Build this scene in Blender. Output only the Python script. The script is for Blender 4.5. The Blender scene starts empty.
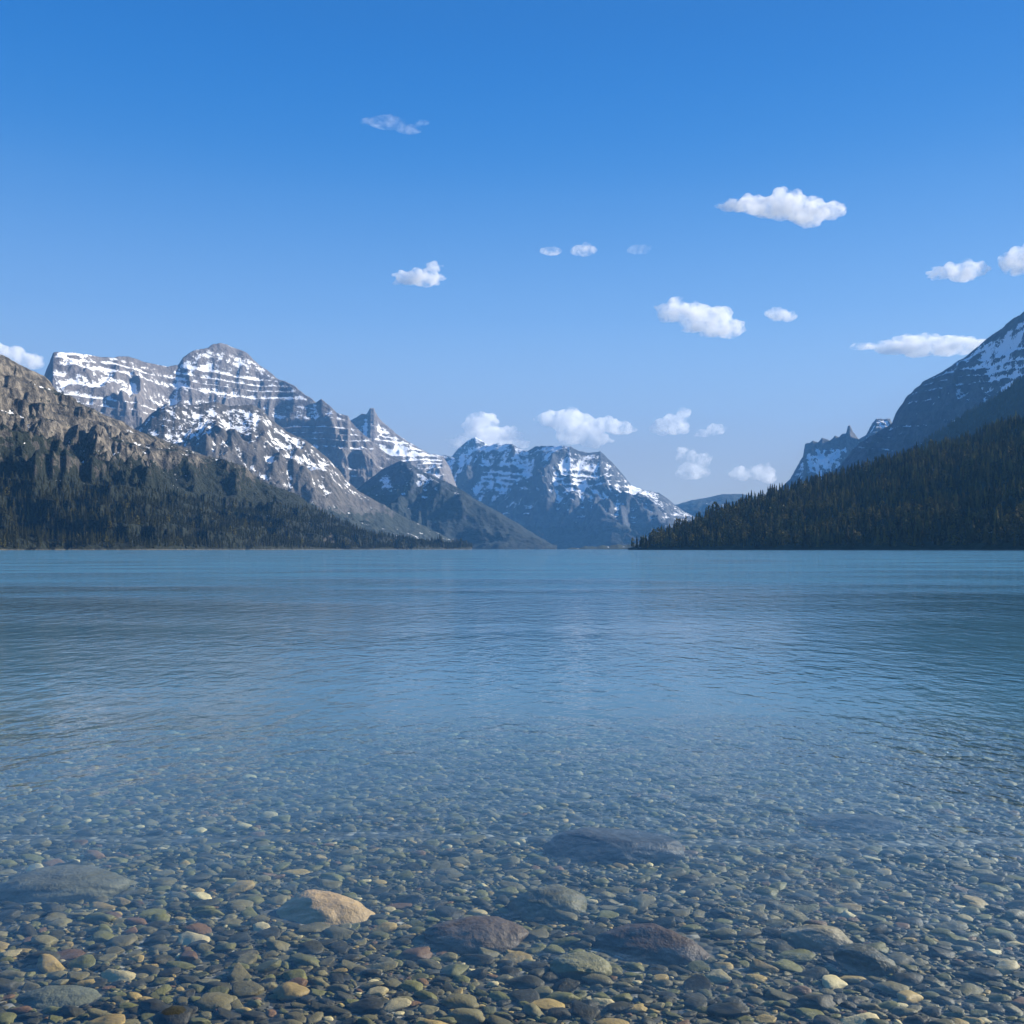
import bpy, math, random
import numpy as np
from mathutils import Vector

rng = np.random.default_rng(7)
random.seed(7)
R = math.radians
scene = bpy.context.scene
col = scene.collection

# ------------------------------------------------------------------ camera
F = 1000.0                      # focal length in pixels of a 1024 px wide frame
CAM_H = 1.6
PITCH = math.atan(37.0 / F)     # horizon at row 549
cam = bpy.data.cameras.new("camera")
cam.sensor_width = 36.0
cam.lens = 36.0 * F / 1024.0
cam.clip_start, cam.clip_end = 0.05, 60000.0
cam_o = bpy.data.objects.new("camera", cam)
cam_o.location = (0, 0, CAM_H)
cam_o.rotation_euler = (R(90) + PITCH, 0, 0)
col.objects.link(cam_o)
scene.camera = cam_o


def ray(px, py):
    """direction (dx, 1, dz) of the sight line at a photo position"""
    px, py = np.asarray(px, float), np.asarray(py, float)
    u, v = (px - 512.0) / F, (512.0 - py) / F
    c, s = math.cos(PITCH), math.sin(PITCH)
    y = c - v * s
    z = s + v * c
    return u / y, z / y


def project(x, y, z):
    c, s = math.cos(PITCH), math.sin(PITCH)
    zz = z - CAM_H
    d = y * c + zz * s
    v = -y * s + zz * c
    return 512 + F * x / d, 512 - F * v / d


# ------------------------------------------------------------------ helpers
def tag(o, label=None, cat=None, group=None, kind=None):
    if label: o["label"] = label
    if cat: o["category"] = cat
    if group: o["group"] = group
    if kind: o["kind"] = kind
    return o


def mesh_np(name, verts, faces, mat=None, smooth=True, attrs=None):
    """verts (n,3), faces (m,3) or (m,4)"""
    me = bpy.data.meshes.new(name)
    verts = np.ascontiguousarray(verts, np.float32)
    faces = np.ascontiguousarray(faces, np.int32)
    k = faces.shape[1]
    me.vertices.add(len(verts)); me.vertices.foreach_set("co", verts.ravel())
    me.loops.add(faces.size); me.loops.foreach_set("vertex_index", faces.ravel())
    me.polygons.add(len(faces))
    me.polygons.foreach_set("loop_start", np.arange(0, faces.size, k, dtype=np.int32))
    me.polygons.foreach_set("loop_total", np.full(len(faces), k, np.int32))
    me.polygons.foreach_set("use_smooth", np.full(len(faces), smooth, bool))
    me.update(calc_edges=True)
    for an, (typ, data) in (attrs or {}).items():
        a = me.attributes.new(an, typ, 'POINT')
        if typ == 'FLOAT':
            a.data.foreach_set("value", np.ascontiguousarray(data, np.float32).ravel())
        else:
            d = np.ones((len(verts), 4), np.float32); d[:, :3] = data
            a.data.foreach_set("color", d.ravel())
    if mat: me.materials.append(mat)
    return me


def link(name, me, parent=None):
    o = bpy.data.objects.new(name, me)
    col.objects.link(o)
    o.parent = parent
    return o


def _h(ix, iy, seed):
    h = (ix.astype(np.int64) * 374761393 + iy.astype(np.int64) * 668265263 + seed * 974634777) & 0xFFFFFFFF
    h = ((h ^ (h >> 13)) * 1274126177) & 0xFFFFFFFF
    h = (h ^ (h >> 16)) & 0xFFFFFFFF
    return h


def noise2(x, y, seed=0):
    """gradient noise about -1..1"""
    x0, y0 = np.floor(x), np.floor(y)
    fx, fy = x - x0, y - y0
    ix, iy = x0.astype(np.int64), y0.astype(np.int64)
    u = fx * fx * fx * (fx * (fx * 6 - 15) + 10)
    v = fy * fy * fy * (fy * (fy * 6 - 15) + 10)

    def g(dx, dy):
        a = _h(ix + dx, iy + dy, seed).astype(float) * (2 * np.pi / 4294967296.0)
        return np.cos(a) * (fx - dx) + np.sin(a) * (fy - dy)
    n = (g(0, 0) * (1 - u) + g(1, 0) * u) * (1 - v) + (g(0, 1) * (1 - u) + g(1, 1) * u) * v
    return n * 1.5


def fbm(x, y, oct=5, seed=0, gain=.5, lac=2.03):
    t, a = 0, 1.0
    for i in range(oct):
        t = t + a * noise2(x, y, seed + i * 13)
        x, y, a = x * lac + 17.3, y * lac - 9.1, a * gain
    return t


def ridged(x, y, oct=5, seed=0, gain=.5, lac=2.1):
    t, a, w, tot = 0, 1.0, 1.0, 0
    for i in range(oct):
        n = 1 - np.abs(noise2(x, y, seed + i * 13))
        n = n * n * w
        w = np.clip(n * 1.7, 0, 1)
        t = t + a * n; tot += a
        x, y, a = x * lac + 5.3, y * lac + 11.7, a * gain
    return t / tot


def sstep(a, b, x):
    t = np.clip((x - a) / (b - a), 0, 1)
    return t * t * (3 - 2 * t)


# ------------------------------------------------------------------ node helpers
def new_mat(name):
    m = bpy.data.materials.new(name)
    m.use_nodes = True
    nt = m.node_tree
    nt.nodes.clear()
    return m, nt


def N(nt, typ, **kw):
    n = nt.nodes.new(typ)
    for k, v in kw.items():
        if k.startswith("i_"):
            key = k[2:]
            key = int(key) if key.isdigit() else key.replace("_", " ")
            n.inputs[key].default_value = v
        else:
            setattr(n, k, v)
    return n


def L(nt, a, b):
    nt.links.new(a, b)


def math_n(nt, op, a, b=None, c=None, clamp=False):
    n = nt.nodes.new("ShaderNodeMath"); n.operation = op; n.use_clamp = clamp
    for i, v in enumerate((a, b, c)):
        if v is None: continue
        if isinstance(v, (int, float)): n.inputs[i].default_value = v
        else: L(nt, v, n.inputs[i])
    return n.outputs[0]


def mix_col(nt, fac, a, b):
    n = nt.nodes.new("ShaderNodeMix"); n.data_type = 'RGBA'
    for idx, v in ((0, fac), (6, a), (7, b)):
        if isinstance(v, (int, float)): n.inputs[idx].default_value = v
        elif isinstance(v, tuple): n.inputs[idx].default_value = (*v, 1)
        else: L(nt, v, n.inputs[idx])
    return n.outputs[2]


def ramp(nt, fac, lo, hi):
    n = nt.nodes.new("ShaderNodeMapRange")
    n.interpolation_type = 'SMOOTHSTEP'
    L(nt, fac, n.inputs[0])
    n.inputs[1].default_value, n.inputs[2].default_value = lo, hi
    return n.outputs[0]


def noise_n(nt, vec, scale, detail=4, rough=.55, dist=0.0):
    n = nt.nodes.new("ShaderNodeTexNoise")
    n.inputs["Scale"].default_value = scale
    n.inputs["Detail"].default_value = detail
    n.inputs["Roughness"].default_value = rough
    n.inputs["Distortion"].default_value = dist
    L(nt, vec, n.inputs["Vector"])
    return n.outputs[0]


# ------------------------------------------------------------------ light and sky
EXPOSURE = 1.1
SUN_ELEV, SUN_AZ = 26.0, 67.0    # azimuth measured from the view direction to the right
world = bpy.data.worlds.new("World")
scene.world = world
world.use_nodes = True
wn = world.node_tree
wn.nodes.clear()
sky = N(wn, "ShaderNodeTexSky", sky_type='NISHITA', sun_disc=False)
sky.sun_elevation, sky.sun_rotation = R(SUN_ELEV), R(SUN_AZ)
sky.altitude = 1300
sky.air_density, sky.dust_density, sky.ozone_density = 1.0, 0.25, 4.0
# deeper blue overhead and a pale, slightly lilac rim low down, mixed over the physical sky
SKY_ROWS = [(-3000, (.010, .10, .34)), (-400, (.010, .14, .46)), (20, (.002, .165, .60)), (110, (.012, .205, .66)), (200, (.05, .265, .71)), (320, (.215, .435, .82)), (390, (.33, .49, .74)),
            (450, (.40, .41, .47)), (510, (.45, .43, .44)), (548, (.46, .43, .42)), (700, (.10, .14, .18))]
tcw = N(wn, "ShaderNodeTexCoord")
sxw = N(wn, "ShaderNodeSeparateXYZ"); L(wn, tcw.outputs["Generated"], sxw.inputs[0])
crw = N(wn, "ShaderNodeValToRGB")
crw.color_ramp.interpolation = 'B_SPLINE'
pts = []
for row, c in SKY_ROWS:
    d_ = Vector((0, 1.0, float(ray(512, row)[1]))).normalized().z if row > -2000 else 1.0
    pts.append((d_ * .5 + .5, c))
pts.sort()
el = crw.color_ramp.elements
while len(el) < len(pts): el.new(.5)
for e, (p, c) in zip(el, pts):
    e.position = p
for e, (p, c) in zip(el, pts):
    e.color = (*c, 1)
L(wn, math_n(wn, 'MULTIPLY_ADD', sxw.outputs[2], .5, .5), crw.inputs[0])
SKY_STRENGTH = 0.15
scl = N(wn, "ShaderNodeVectorMath", operation='SCALE'); scl.inputs[3].default_value = 0.90 / (SKY_STRENGTH * 2 ** EXPOSURE)
L(wn, crw.outputs[0], scl.inputs[0])
bg = N(wn, "ShaderNodeBackground"); bg.inputs[1].default_value = SKY_STRENGTH
wo = N(wn, "ShaderNodeOutputWorld")
L(wn, mix_col(wn, .94, sky.outputs[0], scl.outputs[0]), bg.inputs[0]); L(wn, bg.outputs[0], wo.inputs[0])

sun = bpy.data.lights.new("sun", 'SUN')
sun.energy, sun.angle, sun.color = 5.0, R(.5), (1.0, .91, .77)
so = bpy.data.objects.new("sun", sun)
S = Vector((math.sin(R(SUN_AZ)) * math.cos(R(SUN_ELEV)), math.cos(R(SUN_AZ)) * math.cos(R(SUN_ELEV)), math.sin(R(SUN_ELEV))))
so.rotation_euler = S.to_track_quat('Z', 'Y').to_euler()
so.location = (300, 0, 300)
col.objects.link(so)

vs = scene.view_settings
vs.view_transform, vs.look, vs.gamma, vs.use_curve_mapping = 'Standard', 'None', 1.0, False
vs.exposure = EXPOSURE

cy = scene.cycles
cy.use_denoising = True
try:
    cy.denoiser = 'OPENIMAGEDENOISE'; cy.denoising_prefilter = 'ACCURATE'
except Exception:
    pass
cy.max_bounces, cy.diffuse_bounces, cy.glossy_bounces = 16, 2, 3
cy.transmission_bounces, cy.volume_bounces, cy.transparent_max_bounces = 4, 14, 16
cy.sample_clamp_indirect = 6.0
cy.use_adaptive_sampling = True
cy.adaptive_threshold = 0.012
cy.volume_step_rate = 2.0
cy.volume_max_steps = 256

# ------------------------------------------------------------------ mountains
def mountain_mat(name, rock_a, rock_b, veg=(.030, .040, .022), strata=90.0, strata_amt=.5, bump=1.0, scale=1.0, snow=(.82, .84, .87), snow_soft=.07, bands=.9, mid=1.3, fine=1.5):
    m, nt = new_mat(name)
    geo = N(nt, "ShaderNodeNewGeometry")
    pos = geo.outputs["Position"]
    sx = N(nt, "ShaderNodeSeparateXYZ"); L(nt, pos, sx.inputs[0])
    n_big = noise_n(nt, pos, .004 / scale, 6, .6)
    n_mid = noise_n(nt, pos, .022 / scale, 6, .62)
    n_fine = noise_n(nt, pos, .11 / scale, 5, .65)
    # strata: colour changes with height, slightly dipping and wobbling
    zz = math_n(nt, 'MULTIPLY_ADD', sx.outputs[0], .05, sx.outputs[2])
    zz = math_n(nt, 'MULTIPLY_ADD', n_big, 60.0 * scale, zz)
    cmb = N(nt, "ShaderNodeCombineXYZ"); L(nt, zz, cmb.inputs[2])
    st = noise_n(nt, cmb.outputs[0], 2.2 / strata, 5, .7)
    base = mix_col(nt, ramp(nt, n_mid, .40, .68), rock_a, rock_b)
    dark = mix_col(nt, .55, rock_a, (.05, .05, .055))
    base = mix_col(nt, math_n(nt, 'MULTIPLY', ramp(nt, st, .52, .66), strata_amt), base, dark)
    base = mix_col(nt, math_n(nt, 'MULTIPLY', ramp(nt, n_fine, .55, .75), .35), base, dark)
    # vegetation
    va = N(nt, "ShaderNodeAttribute", attribute_name="veg")
    vf = math_n(nt, 'MULTIPLY_ADD', math_n(nt, 'SUBTRACT', n_mid, .5), 3.0, va.outputs["Fac"])
    vf = math_n(nt, 'MULTIPLY_ADD', math_n(nt, 'SUBTRACT', n_fine, .5), .7, vf)
    vcol = mix_col(nt, ramp(nt, n_fine, .35, .7), veg, (veg[0] * 1.6, veg[1] * 1.5, veg[2] * 1.4))
    base = mix_col(nt, ramp(nt, vf, .42, .58), base, vcol)
    # snow
    sa = N(nt, "ShaderNodeAttribute", attribute_name="snow")
    sf = math_n(nt, 'MULTIPLY_ADD', math_n(nt, 'SUBTRACT', n_mid, .5), mid, sa.outputs["Fac"])
    sf = math_n(nt, 'MULTIPLY_ADD', math_n(nt, 'SUBTRACT', n_fine, .5), fine, sf)
    cmb2 = N(nt, "ShaderNodeCombineXYZ"); L(nt, math_n(nt, 'MULTIPLY_ADD', n_mid, 14.0 * scale, zz), cmb2.inputs[2])
    st2 = noise_n(nt, cmb2.outputs[0], 3.1 / strata, 3, .6)
    bw = math_n(nt, 'MULTIPLY', ramp(nt, noise_n(nt, pos, .0021 / scale, 3, .6), .36, .62), bands)
    sf = math_n(nt, 'MULTIPLY_ADD', math_n(nt, 'SUBTRACT', st2, .5), bw, sf)
    smask = ramp(nt, sf, .5 - snow_soft, .5 + snow_soft)
    base = mix_col(nt, smask, base, snow)
    shore = ramp(nt, math_n(nt, 'MULTIPLY_ADD', n_mid, -3.0, sx.outputs[2]), .3, -.6)
    base = mix_col(nt, shore, base, (.085, .080, .066))
    h = math_n(nt, 'ADD', math_n(nt, 'MULTIPLY', n_fine, 5.0 * scale * bump), math_n(nt, 'MULTIPLY', n_mid, 22.0 * scale * bump))
    bp = N(nt, "ShaderNodeBump"); bp.inputs["Distance"].default_value = 1.0
    bstr = math_n(nt, 'MULTIPLY_ADD', smask, -.55, .9)
    L(nt, bstr, bp.inputs["Strength"]); L(nt, h, bp.inputs["Height"])
    bs = N(nt, "ShaderNodeBsdfPrincipled")
    bs.inputs["Roughness"].default_value = .85
    bs.inputs["Specular IOR Level"].default_value = .2
    L(nt, base, bs.inputs["Base Color"]); L(nt, bp.outputs[0], bs.inputs["Normal"])
    o = N(nt, "ShaderNodeOutputMaterial"); L(nt, bs.outputs[0], o.inputs[0])
    return m


def blur(a, n):
    for ax in (0, 1):
        for _ in range(2):
            c = np.cumsum(np.pad(a, [(n + 1, n) if i == ax else (0, 0) for i in (0, 1)], mode='edge'), axis=ax)
            hi = np.take(c, range(2 * n + 1, c.shape[ax]), axis=ax)
            lo = np.take(c, range(0, c.shape[ax] - 2 * n - 1), axis=ax)
            a = (hi - lo) / (2 * n + 1)
    return a


def mountain(name, label, mat, sky_pts, ridge_d, foot_d, cat="mountain", rows=200, step=1.0, prof=1.15, back=.7,
             spur=.20, spur_len=None, jag=1.2, terr=0.0, terr_s=100.0, dip=0.0, seed=1, gully=.06,
             snow_lo=300, snow_hi=900, snow_gain=1.0, snow_bias=0.0, snow_pts=(), veg_top=0, veg_bias=0.0, veg_pts=(), rough=.02):
    """terrain with its crest under a surveyed skyline, its foot under the water and a real far side"""
    sp = np.array(sky_pts, float)
    px = np.arange(sp[0, 0], sp[-1, 0] + .01, step)
    py = np.interp(px, sp[:, 0], sp[:, 1])
    py = py + jag * (fbm(px / 9.0, px * 0 + seed * 3.7, 4, seed) * .6)
    rd = np.interp(px, *np.array(ridge_d, float).T)
    fd = np.interp(px, *np.array(foot_d, float).T)
    dx, dz = ray(px, py)
    H = np.maximum(CAM_H + dz * rd, 2.0)
    tf = np.linspace(0, 1, rows)
    tb = 1 + np.linspace(0, 1, max(rows // 5, 12))[1:] ** 1.3
    t = np.concatenate([tf, tb])
    T, D0 = np.meshgrid(t, dx, indexing='ij')
    RD, FD, HH = rd[None, :], fd[None, :], H[None, :]
    front = T <= 1
    W = RD - FD
    dist = np.where(front, FD + W * T, RD + (T - 1) * W * back)
    X, Y = D0 * dist, dist + 0 * D0
    Lr = spur_len or float(np.mean(W)) * .45
    wx, wy = fbm(X / Lr / 1.3, Y / Lr / 1.3, 3, seed + 50) * Lr * .22, fbm(X / Lr / 1.3 + 9, Y / Lr / 1.3, 3, seed + 60) * Lr * .22
    rg = ridged((X + wx) / Lr, (Y + wy) / Lr * .8, 6, seed + 5, .52)
    gl = ridged((X + wx * .6) / Lr * 4.2, (Y + wy) / Lr * 1.5, 4, seed + 25, .5)
    fine = fbm(X / Lr * 7, Y / Lr * 7, 4, seed + 90)
    P = np.where(front, np.clip(T, 0, 1) ** prof, np.clip(2 - T, 0, 1) ** 1.2)
    win = np.where(front, np.clip(np.sin(np.pi * np.clip(T, 0, 1) ** .9), 0, 1) ** .75, np.clip(np.sin(np.pi * (T - 1)), 0, 1))
    Hm = np.maximum(HH, .25 * np.max(H))
    Z = HH * P + win * Hm * (spur * (rg - .48) * 1.6 + gully * (gl - .5)) + rough * Hm * fine * np.clip(win + .08, 0, 1)
    if terr > 0:
        q = Z + dip * X + 18 * fbm(X / 500, Y / 500, 3, seed + 120)
        q = q + terr_s * .55 * np.sin(q / terr_s * 1.37 + 1.3 * seed) + terr_s * .5 * fbm(X / 900, Y / 900, 3, seed + 140)
        k = np.floor(q / terr_s); f = q / terr_s - k
        f2 = f ** 3 / (f ** 3 + (1 - f) ** 3)
        Z = Z + terr * (f2 - f) * terr_s * np.clip(win * 2, .25, 1)
    Z = Z - 8.0 * (1 - np.clip(np.where(front, T, 2 - T) * 18, 0, 1)) - 1.0 * (T > 1.95) * 30
    # slopes -> snow and vegetation potentials
    def grad(A, ax): return np.gradient(A, axis=ax)
    a = np.stack([grad(X, 1), grad(Y, 1), grad(Z, 1)], -1)
    b = np.stack([grad(X, 0), grad(Y, 0), grad(Z, 0)], -1)
    n = np.cross(a, b); n /= np.linalg.norm(n, axis=-1, keepdims=True) + 1e-9
    nz = np.abs(n[..., 2])
    conc = np.clip((blur(Z, 4) - Z) / (Lr * .02), -1, 1)
    pxs, pys = project(X, np.maximum(Y, 1), Z)
    sn = snow_gain * (1.5 * (nz - .74) + .60 * conc) + .62 * sstep(snow_lo, snow_hi, Z) + .04 + snow_bias
    sn = sn + .16 * fbm(X / Lr * 1.4, Y / Lr * 1.4, 4, seed + 200) - .5 * (1 - sstep(snow_lo * .55, snow_lo * 1.05, Z))
    for (cx, cy_, rx, ry, amt) in snow_pts:
        sn = sn + amt * np.exp(-(((pxs - cx) / rx) ** 2 + ((pys - cy_) / ry) ** 2))
    vg = 1.1 * (1 - sstep(veg_top * .5, veg_top * 1.15 + 1, Z)) + 1.3 * (nz - .72) + .25 * fbm(X / Lr * 1.8, Y / Lr * 1.8, 4, seed + 300) + veg_bias if veg_top > 0 else Z * 0 - 1
    for (cx, cy_, rx, ry, amt) in veg_pts:
        vg = vg + amt * np.exp(-(((pxs - cx) / rx) ** 2 + ((pys - cy_) / ry) ** 2))
    nr, nc = T.shape
    idx = np.arange(nr * nc).reshape(nr, nc)
    q = np.stack([idx[:-1, :-1], idx[:-1, 1:], idx[1:, 1:], idx[1:, :-1]], -1).reshape(-1, 4)
    V = np.stack([X, Y, Z], -1)
    me = mesh_np(name, V.reshape(-1, 3), q, mat, True, {"snow": ('FLOAT', sn), "veg": ('FLOAT', vg)})
    o = link(name, me)
    tag(o, label, cat, None, "structure")
    return dict(obj=o, V=V, nz=nz, veg=vg, snow=sn, rows=rows, px=px)


GREY = ((.19, .175, .17), (.27, .25, .24))
m_massif = mountain_mat("layered_rock", (.125, .115, .115), (.20, .185, .18), (.022, .030, .020), 80, .5, bands=2.0, mid=2.4, fine=1.8)
m_far = mountain_mat("far_rock_blue_shade", (.034, .045, .062), (.075, .084, .105), (.010, .017, .018), 90, .35, 1.1, bands=.35, mid=2.4, fine=2.0)  # blue of sky-lit shade and haze is mixed into these rock and forest colours
m_spur = mountain_mat("brown_rock", (.062, .058, .054), (.125, .113, .10), (.018, .023, .015), 60, .3, 1.0, .8, bands=.2, mid=4.2, fine=2.0)
m_near = mountain_mat("tan_cliff_rock", (.048, .044, .038), (.25, .22, .175), (.009, .013, .006), 40, .35, 2.2, .45, bands=.2, mid=2.4, fine=.8)
m_right = mountain_mat("dark_rock_blue_shade", (.040, .049, .064), (.080, .086, .104), (.011, .016, .014), 70, .5, mid=2.6, fine=2.)  # rock colours carry a painted blue shade tint; the stone itself is not blue
m_hill = mountain_mat("forest_floor", (.07, .065, .04), (.11, .10, .06), (.022, .030, .014), 40, .0, .6, .3)

# farthest first
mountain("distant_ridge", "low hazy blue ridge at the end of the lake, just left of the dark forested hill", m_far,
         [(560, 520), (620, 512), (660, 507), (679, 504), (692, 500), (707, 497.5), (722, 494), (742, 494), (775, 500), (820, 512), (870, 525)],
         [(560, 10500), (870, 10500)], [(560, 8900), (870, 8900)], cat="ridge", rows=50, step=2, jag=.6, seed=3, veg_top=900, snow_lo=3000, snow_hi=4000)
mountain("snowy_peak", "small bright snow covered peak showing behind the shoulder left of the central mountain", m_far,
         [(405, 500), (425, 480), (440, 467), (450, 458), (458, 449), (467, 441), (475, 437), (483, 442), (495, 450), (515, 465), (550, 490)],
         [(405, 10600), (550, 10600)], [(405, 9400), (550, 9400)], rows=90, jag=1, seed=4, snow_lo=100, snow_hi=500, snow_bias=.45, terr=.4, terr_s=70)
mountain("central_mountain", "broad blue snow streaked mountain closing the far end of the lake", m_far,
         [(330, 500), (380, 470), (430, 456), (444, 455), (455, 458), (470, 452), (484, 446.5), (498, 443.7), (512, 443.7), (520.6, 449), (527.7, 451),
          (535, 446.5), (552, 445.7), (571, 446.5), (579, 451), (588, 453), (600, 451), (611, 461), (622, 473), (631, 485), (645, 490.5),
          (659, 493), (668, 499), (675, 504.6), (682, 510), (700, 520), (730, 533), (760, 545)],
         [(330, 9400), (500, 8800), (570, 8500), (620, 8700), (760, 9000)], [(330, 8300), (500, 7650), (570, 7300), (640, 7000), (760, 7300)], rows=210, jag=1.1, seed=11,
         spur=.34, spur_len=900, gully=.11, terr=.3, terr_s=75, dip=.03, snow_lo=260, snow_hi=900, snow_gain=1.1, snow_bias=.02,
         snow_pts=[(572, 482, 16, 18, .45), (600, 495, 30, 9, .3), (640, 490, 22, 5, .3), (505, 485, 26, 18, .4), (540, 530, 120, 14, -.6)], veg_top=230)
mountain("pyramid_peak", "pointed grey peak with a notched summit behind the right shoulder of the big massif", m_massif,
         [(310, 470), (335, 440), (350, 421), (357, 416.6), (362, 413.5), (366, 414.5), (370, 408.5), (374, 408.5), (378, 416.6), (386, 425), (398, 435), (411, 443.5), (428, 453), (443, 456), (450, 468), (458, 490), (470, 520), (480, 540)],
         [(310, 8000), (480, 8200)], [(310, 6500), (480, 6900)], rows=150, jag=1, seed=21, spur=.20, spur_len=700, terr=.8, terr_s=60, dip=-.08,
         snow_lo=250, snow_hi=1000, snow_bias=.02, snow_pts=[(395, 452, 20, 8, .4), (362, 440, 14, 10, .3), (430, 458, 20, 6, .3)], veg_top=150)
mountain("layered_massif", "tallest grey massif with horizontal rock bands and snow ledges, rising on the left", m_massif,
         [(-120, 420), (-60, 395), (0, 390), (40, 380), (44, 376), (48, 366), (53, 353), (66, 352), (81, 353), (101, 357), (129, 357), (142, 361), (157, 365),
          (167, 367), (178, 365), (183, 358), (193, 351), (208, 347), (214, 344), (221, 342.5), (231, 346), (244, 351), (251, 357), (260, 365), (279, 379), (293, 385), (306, 394.6),
          (316, 402), (321, 399.5), (330, 405.6), (337, 413), (348, 415.4), (351, 422), (362, 432.5), (376, 444.7), (386, 453), (401, 461), (412, 475), (425, 495), (440, 520), (455, 545)],
         [(-120, 4700), (50, 5350), (235, 6500), (260, 6560), (350, 6500), (455, 6400)], [(-120, 3500), (60, 4000), (220, 5100), (260, 5500), (350, 5600), (530, 5700)], rows=260, step=.8, jag=1.0, seed=32,
         spur=.22, spur_len=900, gully=.13, terr=.65, terr_s=66, dip=.015, snow_lo=380, snow_hi=1150, snow_gain=1.0, snow_bias=-.03, veg_top=220,
         snow_pts=[(100, 398, 50, 20, .30), (300, 440, 60, 20, .08), (215, 368, 40, 6, .25), (75, 353, 30, 4, .35), (248, 385, 10, 16, .3)])
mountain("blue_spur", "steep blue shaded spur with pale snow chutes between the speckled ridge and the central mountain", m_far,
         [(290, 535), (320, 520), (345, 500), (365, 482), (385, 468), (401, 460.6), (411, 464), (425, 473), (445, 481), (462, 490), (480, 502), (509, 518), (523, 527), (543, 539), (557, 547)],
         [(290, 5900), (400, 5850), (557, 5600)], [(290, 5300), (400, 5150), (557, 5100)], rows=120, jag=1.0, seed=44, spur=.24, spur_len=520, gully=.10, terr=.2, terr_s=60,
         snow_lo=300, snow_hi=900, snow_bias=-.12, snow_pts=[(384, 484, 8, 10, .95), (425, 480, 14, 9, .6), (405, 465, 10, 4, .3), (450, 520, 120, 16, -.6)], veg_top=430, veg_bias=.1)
mountain("speckled_ridge", "brown grey ridge covered with white snow patches in front of the big massif", m_spur,
         [(40, 470), (90, 450), (125, 435), (142, 424), (152, 412), (162, 407), (178, 404), (193, 405), (216, 402), (230, 406), (252, 404), (262, 409), (271, 419), (286, 431), (301, 438.6),
          (313, 446), (325, 456), (337, 468), (345, 478), (357, 490), (374, 500), (391, 509), (408, 519), (425, 526.5), (445, 536), (457, 542), (470, 547.5)],
         [(40, 4000), (220, 4600), (350, 5000), (470, 5200)], [(40, 3000), (220, 3600), (350, 4150), (470, 4800)], rows=190, jag=1.4, seed=58, spur=.20, spur_len=520, gully=.10,
         snow_lo=190, snow_hi=1400, snow_gain=.9, snow_bias=.13, veg_top=200, veg_bias=.05,
         snow_pts=[(300, 470, 30, 12, .25), (240, 430, 60, 15, .15), (370, 515, 60, 16, -.5), (330, 500, 40, 10, -.3)])
near = mountain("cliff_slope", "nearest left mountainside with tan cliffs, dark green patches and forest along its foot", m_near,
         [(-420, 330), (-250, 300), (-120, 312), (-50, 332), (0, 354), (8, 357.5), (25, 368.5), (43, 377), (58, 391), (76, 401.5), (94, 409), (112, 418), (124, 423), (142, 432), (157, 438), (183, 446),
          (203, 455), (223, 460), (245, 467), (257, 478), (279, 487), (298, 495), (310, 505), (320, 510), (332, 518), (347, 525), (367, 533), (389, 538), (411, 541.5), (435, 543), (455, 545), (472, 548)],
         [(-420, 1500), (0, 2150), (250, 2750), (350, 3000), (472, 3700)], [(-420, 900), (0, 1320), (150, 1600), (300, 2300), (360, 2700), (472, 3600)], cat="mountainside", rows=230, step=.9, prof=1.25,
         jag=1.3, seed=63, spur=.22, spur_len=280, gully=.17, rough=.045, terr=.75, terr_s=50, dip=.10, snow_lo=230, snow_hi=700, snow_bias=-.13, veg_top=235, veg_bias=.06,
         snow_pts=[(12, 406, 7, 9, .9), (50, 425, 26, 10, .4), (32, 440, 26, 7, .45), (85, 465, 16, 6, .5), (120, 452, 20, 6, .35), (190, 485, 26, 8, .3), (258, 515, 18, 5, .7), (5, 355, 8, 4, .5), (140, 470, 16, 5, .2)],
         veg_pts=[(80, 430, 170, 60, .18), (40, 402, 50, 18, .6), (60, 524, 280, 34, 1.6), (60, 440, 50, 12, .35), (200, 470, 26, 8, .4), (75, 415, 16, 8, -.5), (110, 425, 22, 9, -.7), (225, 500, 40, 12, -.5), (330, 537, 10, 6, -1.2), (350, 538, 6, 4, -.8), (20, 372, 26, 7, -.5)])
mountain("jagged_crags", "small castle shaped crags with a white snowfield behind the forested hill", m_right,
         [(740, 520), (770, 497), (790, 479.5), (797, 466), (803, 456), (805, 444), (810, 443), (813, 440.5), (818, 442), (822, 437.5), (826, 438.5), (830, 441), (835, 436), (839, 437), (843, 433.5), (846, 433), (848, 425.5), (850, 425.5), (853, 432), (858.7, 439), (866.6, 434),
          (872, 424), (876, 419), (890, 419), (897, 430), (930, 460), (960, 490)],
         [(740, 7600), (960, 7600)], [(740, 6500), (960, 6500)], rows=120, step=.6, jag=1.2, seed=71, spur=.16, spur_len=520, gully=.1, terr=.5, terr_s=60, snow_lo=350, snow_hi=900, snow_bias=-.12,
         snow_pts=[(824, 462, 18, 9, 1.6), (842, 452, 10, 5, .6), (885, 424, 12, 6, .5), (796, 474, 8, 8, .5), (826, 441, 34, 8, -1.6)])
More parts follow.
